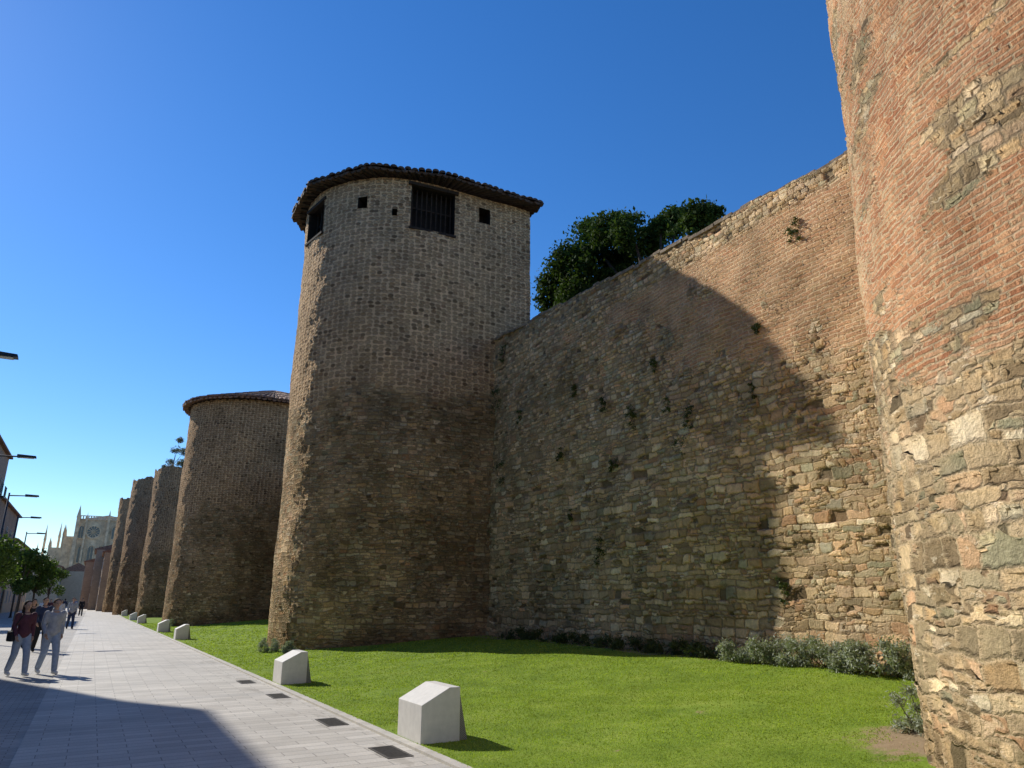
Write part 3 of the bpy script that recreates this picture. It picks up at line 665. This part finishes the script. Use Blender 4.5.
# ------------------------------------------------------------------ street lamps
def make_lamp():
    root=empty('street_lamp',(0,0,0),'','street lamp','street lamps along the left side')
    MB().tube([(0,0,-.02),(0,0,.9),(0,0,8.1)],[.09,.08,.05],12).build('pole',M_metal,root,smooth=True)
    MB().tube([(0,0,7.93),(1.0,0,7.97)],[.04,.035],8).build('arm',M_metal,root)
    h=MB().add([(.85,-.17,7.92),(1.6,-.15,7.95),(1.6,.15,7.95),(.85,.17,7.92),(.85,-.15,8.06),(1.58,-.11,8.04),(1.58,.11,8.04),(.85,.15,8.06)],
        [(0,3,2,1),(4,5,6,7),(0,1,5,4),(1,2,6,5),(2,3,7,6),(3,0,4,7)]).build('lamp_head',M_metal,root,bevel=.01)
    MB().box(.98,1.5,-.11,.11,7.915,7.935).build('diffuser',M_diff,h)
    MB().tube([(0,0,-.015),(0,0,.12)],[.16,.13],12).build('base',M_metal,root)
    return root
l0=make_lamp()
for i,(n,s,lab) in enumerate([(-4.3,22.6,'nearest street lamp, only its dark flat head showing at the left edge of the photo'),(-4.8,39.3,'second street lamp from the camera on the left'),(-5.5,54.6,'third street lamp from the camera on the left'),(-6.1,69.3,'fourth street lamp from the camera on the left'),(-6.6,86,'fifth and farthest street lamp on the left')]):
    if i==0: b=l0
    else:
        b=l0.copy(); C.objects.link(b)
        for ch in l0.children:
            c=ch.copy(); C.objects.link(c); c.parent=b
            for g_ in ch.children: e=g_.copy(); C.objects.link(e); e.parent=c
    b.location=(n,s,0); b['label']=lab
# ------------------------------------------------------------------ buildings
def house(name,label,cat,poly,h,mat,wins,roofmat,roofh=1.6,balc=0,group=None,side='+x'):
    ox=sum(p[0] for p in poly)/len(poly); oy=sum(p[1] for p in poly)/len(poly); off=(ox,oy,0)
    root=empty(name,off,label,cat,group)
    MB().prism(poly,-.05,h).build('wall',mat,root,off)
    n=len(poly); ex=[(ox+(p[0]-ox)+(.35 if p[0]>ox else -.35),p[1]) for p in poly]
    x0=min(p[0] for p in poly); x1=max(p[0] for p in poly); xm=(x0+x1)/2
    vs=[(p[0],p[1],h) for p in ex]+[(p[0],p[1],h+.18) for p in ex]; rid=[(xm,min(p[1] for p in poly)+.5,h+.18+roofh),(xm,max(p[1] for p in poly)-.5,h+.18+roofh)]
    fs=[tuple(range(n))[::-1]]+[(i,(i+1)%n,(i+1)%n+n,i+n) for i in range(n)]
    vs+=rid; R0,R1=2*n,2*n+1
    for i in range(n):
        j=(i+1)%n; ym=(ex[i][1]+ex[j][1])/2
        if abs(ex[i][1]-ex[j][1])>abs(ex[i][0]-ex[j][0]):
            up=ex[j][1]>ex[i][1]; fs.append((i+n,j+n,R1,R0) if up else (i+n,j+n,R0,R1))
        else: fs.append((i+n,j+n,R0 if ym<oy else R1))
    MB().add(vs,fs).build('roof',roofmat,root,off)
    sg=1 if side=='+x' else -1
    for (x,y0,y1,z0,z1) in wins:
        f=MB(); w=.07
        def bx(a0,a1,b0,b1,d0,d1):
            f.box(min(x+sg*d0,x+sg*d1),max(x+sg*d0,x+sg*d1),a0,a1,b0,b1)
        bx(y0-w,y0,z0-w,z1+w,-.05,.06); bx(y1,y1+w,z0-w,z1+w,-.05,.06); bx(y0,y1,z1,z1+w,-.05,.055); bx(y0,y1,z0-w,z0,-.05,.09); bx((y0+y1)/2-.025,(y0+y1)/2+.025,z0,z1,-.04,.03)
        wo=f.build('window',M_white,root,off)
        MB().box(min(x+sg*.005,x+sg*.012),max(x+sg*.005,x+sg*.012),y0,y1,z0,z1).build('pane',M_glass,wo,off)
        if balc and z0>2:
            g=MB(); D=balc; g.box(min(x,x+sg*D),max(x,x+sg*D),y0-.3,y1+.3,z0-.2,z0-.08)
            k=y0-.3
            while k<=y1+.3: g.box(min(x+sg*(D-.05),x+sg*(D-.02)),max(x+sg*(D-.05),x+sg*(D-.02)),k,k+.03,z0-.08,z0+.85); k+=.14
            g.box(min(x+sg*(D-.07),x+sg*D),max(x+sg*(D-.07),x+sg*D),y0-.3,y1+.33,z0+.85,z0+.9)
            g.build('balcony',M_metal,root,off)
    return root
def wgrid(x,ya,yb,n,floors,z0,fh,w=1.1,hh=1.7):
    o=[]
    for f in range(floors):
        for k in range(n):
            c=ya+(yb-ya)*(k+.5)/n; o.append((x,c-w/2,c+w/2,z0+f*fh,z0+f*fh+hh))
    return o
house('apartment_building','tall apartment building on the left side beside the camera, casting the shadow across the path','building',[(-20,-12),(-8.3,-12),(-8.3,36.6),(-13,44),(-20,44)],17.9,M_cream,wgrid(-8.3,-10,34,8,5,1.2,3.3),M_tile2,.02)
house('apartment_building','brown apartment building with balconies at the upper left edge','building',[(-21,77),(-9.8,77),(-9.8,91),(-21,91)],15.9,M_brown,wgrid(-9.8,78,90.5,4,4,1.3,3.5),M_tile2,.2,.5)
house('brick_house','red brick building with a tiled roof behind the street trees on the left','building',[(-21,91.3),(-9.9,91.3),(-9.9,114),(-21,114)],11.9,M_brk,wgrid(-9.9,92,113.5,5,3,1.3,3.4),M_tile2,.6,.5)
house('apartment_building','low cream building at the far end of the left side','building',[(-20,115),(-9.9,115),(-9.9,150),(-20,150)],9.2,M_cream,wgrid(-9.9,116,149,8,3,1.3,2.7,1.0,1.4),M_tile2,1.2)
house('brick_house','orange brick house with a tiled roof next to the farthest tower','building',[(.7,128),(11,128),(11,142),(.7,142)],8.6,M_brk2,wgrid(.7,129,141.5,4,3,1.0,2.6,.9,1.3),M_tile2,1.9,0,None,'-x')
house('brick_house','second house beyond the farthest tower, of brownish render','building',[(-.5,142.4),(10,142.4),(10,158),(-.5,158)],9.8,M_pink,wgrid(-.5,143.5,157,4,3,1.2,2.9,.9,1.4),M_tile2,1.7,0,None,'-x')
house('brick_house','small red brick house closing the right side of the street','building',[(-2.0,158.5),(8,158.5),(8,178),(-2.0,178)],8.4,M_brk,wgrid(-2.0,160,177,5,3,1,2.5,.9,1.3),M_tile2,1.6,0,None,'-x')
house('town_house','cream town house closing the far end of the street','building',[(-15,192),(-7,192),(-7,205),(-15,205)],8.6,M_cream,wgrid(-7,193,204,3,2,1,3,.9,1.4),M_tile2,1.6)
house('town_house','low town house with a tiled roof in front of the cathedral','building',[(-6.9,200),(-1,200),(-1,215),(-6.9,215)],8.0,M_cream,wgrid(-6.9,201,214,3,2,1,3,.9,1.4),M_tile2,1.8,0,None,'-x')
# cathedral
ca=empty('cathedral',(-3,232,0),'pale stone cathedral with many pinnacles at the far end of the street','cathedral'); off=ca.location
MB().box(-6.5,8,226,250,-.05,22.3).build('nave',M_cath,ca,off)
g=MB(); g.box(-6.7,8.2,225.8,250.2,22.3,22.6)
k=-6.6
while k<8: g.box(k,k+.28,225.85,226.05,22.6,23.3); k+=.62
g.box(-6.7,8.2,225.83,226.07,23.3,23.5); g.build('parapet',M_cath,ca,off)
MB().add([(-5.8,227.5,22.6),(7.3,227.5,22.6),(.75,230,24.2),(-5.8,249,22.6),(7.3,249,22.6),(.75,247,24.2)],[(0,1,2),(5,4,3),(0,2,5,3),(1,4,5,2),(0,3,4,1)]).build('roof',M_slate,ca,off)
def disc(mb,c,r,th,n=28,ri=0):
    vs=[];fs=[]
    for k in range(n):
        a=2*PI*k/n
        for (q,y) in ((r,c[1]),(r,c[1]-th),(ri,c[1]-th),(ri,c[1])): vs.append((c[0]+q*math.cos(a),y,c[2]+q*math.sin(a)))
    for k in range(n):
        j=(k+1)%n
        for m in range(4): fs.append((k*4+m,j*4+m,j*4+(m+1)%4,k*4+(m+1)%4))
    mb.add(vs,fs)
rw=MB(); disc(rw,(-2.3,226,19.2),1.9,.3,28,1.5)
for k in range(12):
    a=PI*k/6; rw.tube([(-2.3,225.8,19.2),(-2.3+1.6*math.cos(a),225.8,19.2+1.6*math.sin(a))],.08,5)
w=rw.build('rose_window',M_cath,ca,off); g=MB(); disc(g,(-2.3,225.93,19.2),1.5,.02,28,.0); g.build('glass',M_glass,w,off)
def arched(x,w_,z0,z1,y=225.93):
    pts=[(x-w_,z0),(x+w_,z0),(x+w_,z1)]+[(x+w_*math.cos(PI*k/8),z1+w_*1.4*math.sin(PI*k/8)) for k in range(1,8)]+[(x-w_,z1)]
    o=MB().add([(p[0],y,p[1]) for p in pts],[tuple(range(len(pts)))]).build('window',M_glass,ca,off)
    fr=MB(); P3=[(p[0],y-.1,p[1]) for p in pts]
    for a_,b_ in zip(P3,P3[1:]+P3[:1]): fr.tube([a_,b_],.14,5)
    fr.tube([(x,y-.1,z0),(x,y-.1,z1+w_*1.3)],.07,5); fr.build('frame',M_cath,o,off)
for x in (-4.6,-2.3,0,2.8,5.2): arched(x,.75,11,14.6)
for x in (-5.2,2.6,5.2): arched(x,.65,17.4,20)
def pinn(x,y,w,z0,z1,z2):
    g=MB(); g.box(x-w,x+w,y-w,y+w,z0,z1); k=w*1.25
    g.add([(x-k,y-k,z1),(x+k,y-k,z1),(x+k,y+k,z1),(x-k,y+k,z1),(x,y,z2)],[(0,1,4),(1,2,4),(2,3,4),(3,0,4),(3,2,1,0)])
    g.build('pinnacle',M_cath,ca,off)
for (x,y,w,z1,z2) in [(-6.3,225.2,.42,22.8,26.2),(.9,225.2,.3,22.5,25.2),(7.7,225.2,.42,22.8,26),(-9.2,230,.26,18.5,21.4),(-9.2,236,.26,18.5,21.8),(-9.2,243,.26,18.5,21.6),(-12.0,231,.22,15.6,17.8),(-12.4,237,.22,15.6,18.2),(-12.4,244,.22,15.6,18.0),(-15.2,239,.22,14,16.8),(-14.2,246,.28,18,22.6),(-10.9,248,.28,19,23.6),(-4.3,225.4,.22,21.5,24.4),(4.3,225.4,.22,21.5,24.4)]:
    pinn(x,y,w,-.05,z1,z2)
g=MB(); g.box(-9.0,-6.6,228,251,-.05,18.0); g.build('side_aisle',M_cath,ca,off)
g=MB(); g.box(-12.2,-9.02,229,251,-.05,15.0); g.build('aisle',M_cath,ca,off)
g=MB(); g.box(-16.5,-12.3,238,251,-.05,13.4); g.build('chapel',M_cath,ca,off)
for x in (-11.2,-9.9): arched(x,.45,8.5,11.3,228.93)
# ------------------------------------------------------------------ people
def remesh(mb,vox,smooth_it=4):
    me=bpy.data.meshes.new('tmp'); me.from_pydata(mb.v,[],mb.f); me.update()
    o=bpy.data.objects.new('tmp',me); C.objects.link(o)
    m=o.modifiers.new('R','REMESH'); m.mode='VOXEL'; m.voxel_size=vox
    s=o.modifiers.new('S','SMOOTH'); s.factor=.5; s.iterations=smooth_it
    dg=bpy.context.evaluated_depsgraph_get(); r=bpy.data.meshes.new_from_object(o.evaluated_get(dg))
    bpy.data.objects.remove(o); bpy.data.meshes.remove(me); return r
def limb(mb,pts,rad):
    for i in range(len(pts)-1):
        mb.tube([pts[i],pts[i+1]],[rad[i],rad[i+1]],12)
    for p,r in zip(pts,rad): mb.ball(p,r)
def person_mats(name,c,rough=.85): return simple(name,c,rough,.12,14,.15)
SK=person_mats('skin',(.50,.31,.22),.6)
DK=person_mats('eye_dark',(.02,.018,.016),.3); LIP=person_mats('lip',(.38,.14,.12),.6)
def person(label,n,s,rot,hgt,top,trs,hair,shoe,long_hair=False,stride=1,arm=1,bag=None,short=False):
    k=hgt/1.70; root=empty('person',(n,s,0),label,'person','people walking on the street',rot); root.scale=(k,k,k)
    a=.20*stride
    legs=[[(.085,0,.90),(.095,-a*.75,.50),(.095,-a*1.1,.10)],[(-.085,0,.90),(-.095,a*.15,.49),(-.095,a*1.25,.13)]]
    feet=[[(.095,-a*1.1+.03,.06),(.105,-a*1.1-.15,.045)],[(-.095,a*1.25+.02,.09),(-.105,a*1.25-.13,.04)]]
    sw=.16*arm
    arms=[[(.175,0,1.375),(.225,sw*.5+.02,1.11),(.215,sw*.4-.05,.88)],[(-.175,0,1.375),(-.225,-sw*.3+.02,1.11),(-.215,-sw*1.3-.03,.90)]]
    b=MB()
    limb(b,[(0,0,.93),(0,-.005,1.08),(0,0,1.25),(0,0,1.36)],[.125,.105,.12,.10])
    b.ball((0,0,1.27),(.165,.105,.16)); b.ball((0,.01,.93),(.155,.115,.12))
    limb(b,[(0,.005,1.38),(0,-.005,1.50)],[.06,.05])
    b.ball((0,-.01,1.60),(.074,.092,.105)); b.ball((0,-.045,1.545),(.05,.05,.048)); b.ball((0,-.105,1.585),(.013,.018,.02)); b.ball((0,-.098,1.605),(.010,.012,.025))
    for x in (-1,1): b.ball((x*.075,0,1.59),(.012,.02,.03))
    for L in legs: limb(b,L,[.085,.058,.038])
    for L in feet: limb(b,L,[.04,.032])
    for A in arms:
        limb(b,A,[.05,.04,.027]); w=Vector(A[2]); d=(w-Vector(A[1])).normalized(); sx=1 if w.x>0 else -1
        b.tube([w,w+d*.04,w+d*.09],[.025,.034,.03],10)
        fwd=Vector((0,-1,0)); e=(fwd-d*fwd.dot(d)).normalized(); inw=d.cross(e)
        if inw.x*sx>0: inw=-inw
        for q,(o_,ln) in enumerate([(-.027,.062),(-.009,.074),(.009,.080),(.027,.072)]):
            p=w+d*.08+e*o_; p2=p+d*ln*.55+inw*.008; p3=p2+d*ln*.40+inw*.022; limb(b,[p,p2,p3],[.0098,.0088,.0075])
        p=w+d*.03+e*.028; limb(b,[p,p+d*.03+e*.026,p+d*.06+e*.030+inw*.01],[.011,.010,.008])
    me=remesh(b,.0085,3); link('body',me,SK,root,True)
    for x in (-.03,.03): MB().ball((x,-.091,1.607),(.011,.008,.007)).build('eye',DK,root,smooth=True)
    MB().ball((0,-.092,1.548),(.022,.008,.006)).build('mouth',LIP,root,smooth=True)
    t=MB(); t.ball((0,.01,.93),(.172,.135,.13)); limb(t,[(0,0,.95),(0,0,1.02)],[.13,.118])
    for L in legs:
        L2=[L[0],L[1],(L[2][0],L[2][1],L[2][2]+.01)]; limb(t,L2,[.105,.078,.066])
    link('trousers',remesh(t,.013,5),trs,root,True)
    t=MB(); t.ball((0,0,1.26),(.185,.13,.18)); limb(t,[(0,0,.97),(0,0,1.12),(0,0,1.28),(0,0,1.385)],[.155,.135,.14,.085]); t.ball((0,.0,.98),(.178,.142,.09))
    for A in arms:
        if short: limb(t,[A[0],Vector(A[0]).lerp(Vector(A[1]),.6)],[.068,.058])
        else: limb(t,[A[0],A[1],Vector(A[1]).lerp(Vector(A[2]),.9)],[.07,.058,.044])
    limb(t,[(0,.03,1.40),(0,.035,1.44)],[.085,.075])
    link('top',remesh(t,.013,5),top,root,True)
    t=MB(); t.ball((0,.018,1.632),(.086,.098,.092)); t.ball((0,.05,1.59),(.078,.065,.085))
    if long_hair: limb(t,[(0,.065,1.58),(.0,.085,1.45),(0,.09,1.33)],[.075,.075,.045]); limb(t,[(.07,.02,1.6),(.075,.03,1.47)],[.03,.03]); limb(t,[(-.07,.02,1.6),(-.075,.03,1.47)],[.03,.03])
    me=remesh(t,.011,3)
    for v in me.vertices:
        if v.co.y<-.055 and v.co.z<1.655: v.co.y=-.04; v.co.x*=.95
    link('hair',me,hair,root,True)
    for L in feet:
        t=MB(); p,q=Vector(L[0]),Vector(L[1]); limb(t,[p+Vector((0,.015,-.005)),q],[.048,.040]); t.ball((p+q)/2+Vector((0,0,-.012)),(.047,.125,.035))
        me=remesh(t,.011,3)
        for v in me.vertices: v.co.z=max(v.co.z,.002)
        link('shoe',me,shoe,root,True)
    if bag:
        g=empty('shoulder_bag',(n,s,0),bag[0],'bag',None,rot); g.scale=(k,k,k)
        MB().box(-.30,-.19,-.12,.14,.78,1.02).build('body',bag[1],g,bevel=.03)
        MB().tube([(-.245,.0,1.01),(-.2,-.10,1.2),(-.10,-.115,1.40),(-.06,.0,1.455),(-.10,.13,1.38),(-.2,.14,1.2),(-.245,.05,1.01)],.012,6).build('strap',bag[1],g)
    return root
cl=lambda nm,c: person_mats(nm,c)
maroon=cl('maroon_knit',(.10,.035,.05)); blackc=cl('black_cloth',(.02,.02,.024)); denim=cl('light_denim',(.30,.36,.46)); denim2=cl('blue_denim',(.13,.20,.34)); grey=cl('grey_fleece',(.36,.37,.40)); whitec=cl('white_cotton',(.65,.65,.64)); navy=cl('navy_cloth',(.035,.05,.10)); beige=cl('beige_cotton',(.42,.35,.26)); blue_=cl('blue_cotton',(.12,.2,.4))
hb=cl('dark_brown_hair',(.025,.016,.011)); hbl=cl('black_hair',(.012,.010,.009)); hbr=cl('brown_hair',(.09,.05,.03)); wsh=cl('white_leather',(.7,.7,.68)); bsh=cl('black_leather',(.03,.03,.03))
def gp(px,py): p=on_ground(px,py); return p[0],p[1]
PP=[((15,676),'woman with long dark hair in a maroon top and light jeans at the left edge',.45,1.62,maroon,denim,hb,wsh,True,1.0,.8,('black shoulder bag worn by the woman in the maroon top',blackc)),
((45,674),'person in a grey hooded top and pale jeans walking beside the woman in maroon',.35,1.66,grey,denim,hbr,wsh,False,1.1,1,None),
((37,652),'person in dark clothes walking just behind the two nearest walkers',.3,1.72,navy,blackc,hbl,bsh,False,.8,1,None),
((26,648),'woman in black with long hair just behind the woman in maroon',.3,1.66,blackc,denim2,hb,bsh,True,.8,1,None),
((69,629),'person in a pale grey top and dark trousers alone in the middle distance',.2,1.76,grey,navy,hbr,bsh,False,.9,1,None),
((58,624),'person in a white shirt behind the middle distance walker',.2,1.64,whitec,denim2,hb,wsh,True,.9,1,None),
((80,616),'small distant person in black nearest the lawn edge',.1,1.78,blackc,blackc,hbl,bsh,False,.8,1,None),
((30,628),'distant person in a beige top left of the walkers',3.3,1.70,beige,denim2,hb,bsh,True,.8,1,None),
((63,614),'tiny distant person in navy near the far end of the street',3.1,1.76,navy,denim2,hb,bsh,False,.8,1,None),
((48,618),'tiny distant person in maroon on the left of the street',.1,1.70,maroon,blackc,hb,bsh,False,.8,1,None),
((74,612),'tiny distant person in a blue top left of the person in black',.1,1.72,blue_,blackc,hb,bsh,False,.8,1,None),
((40,622),'distant person in a white top under the street trees',.1,1.68,whitec,blackc,hbl,bsh,False,.8,1,None)]
for (px,lab,ro,hg,a1,a2,a3,a4,lh,st_,ar_,bg_) in PP:
    n_,s_=gp(*px); person(lab,n_,s_,ro,hg,a1,a2,a3,a4,lh,st_,ar_,bg_)
# ------------------------------------------------------------------ light and camera
w=bpy.data.worlds.new('World'); bpy.context.scene.world=w; w.use_nodes=True; nt=w.node_tree
sky=nt.nodes.new('ShaderNodeTexSky'); sky.sky_type='NISHITA'; sky.sun_disc=False
SE=math.radians(35.1); SR=math.atan2(-.381,.9245)
sky.sun_elevation=SE; sky.sun_rotation=SR; sky.air_density=1.05; sky.dust_density=.05; sky.ozone_density=5.0; sky.altitude=0
hs=nt.nodes.new('ShaderNodeHueSaturation'); hs.inputs['Saturation'].default_value=1.24; hs.inputs['Hue'].default_value=.507
bg=nt.nodes['Background']; nt.links.new(sky.outputs[0],hs.inputs['Color']); nt.links.new(hs.outputs[0],bg.inputs[0]); bg.inputs[1].default_value=.15
sd=bpy.data.lights.new('Sun','SUN'); sd.energy=5.0; sd.angle=math.radians(.5); sd.color=(1,.95,.86)
so=bpy.data.objects.new('Sun',sd); C.objects.link(so)
toward=Vector((-.381*math.cos(SE),.9245*math.cos(SE),math.sin(SE)))
so.rotation_euler=toward.to_track_quat('Z','Y').to_euler(); so.location=(-20,30,40)
cd=bpy.data.cameras.new('Camera'); cd.sensor_width=36; cd.lens=F/1024*36; cd.clip_end=4000; cd.clip_start=.1
co=bpy.data.objects.new('Camera',cd); C.objects.link(co); co.location=(0,0,CAMZ); co.rotation_euler=(PI/2+TH,0,-HD)
sc=bpy.context.scene; sc.camera=co
sc.view_settings.view_transform='Standard'; sc.view_settings.look='None'; sc.view_settings.exposure=0; sc.view_settings.gamma=1
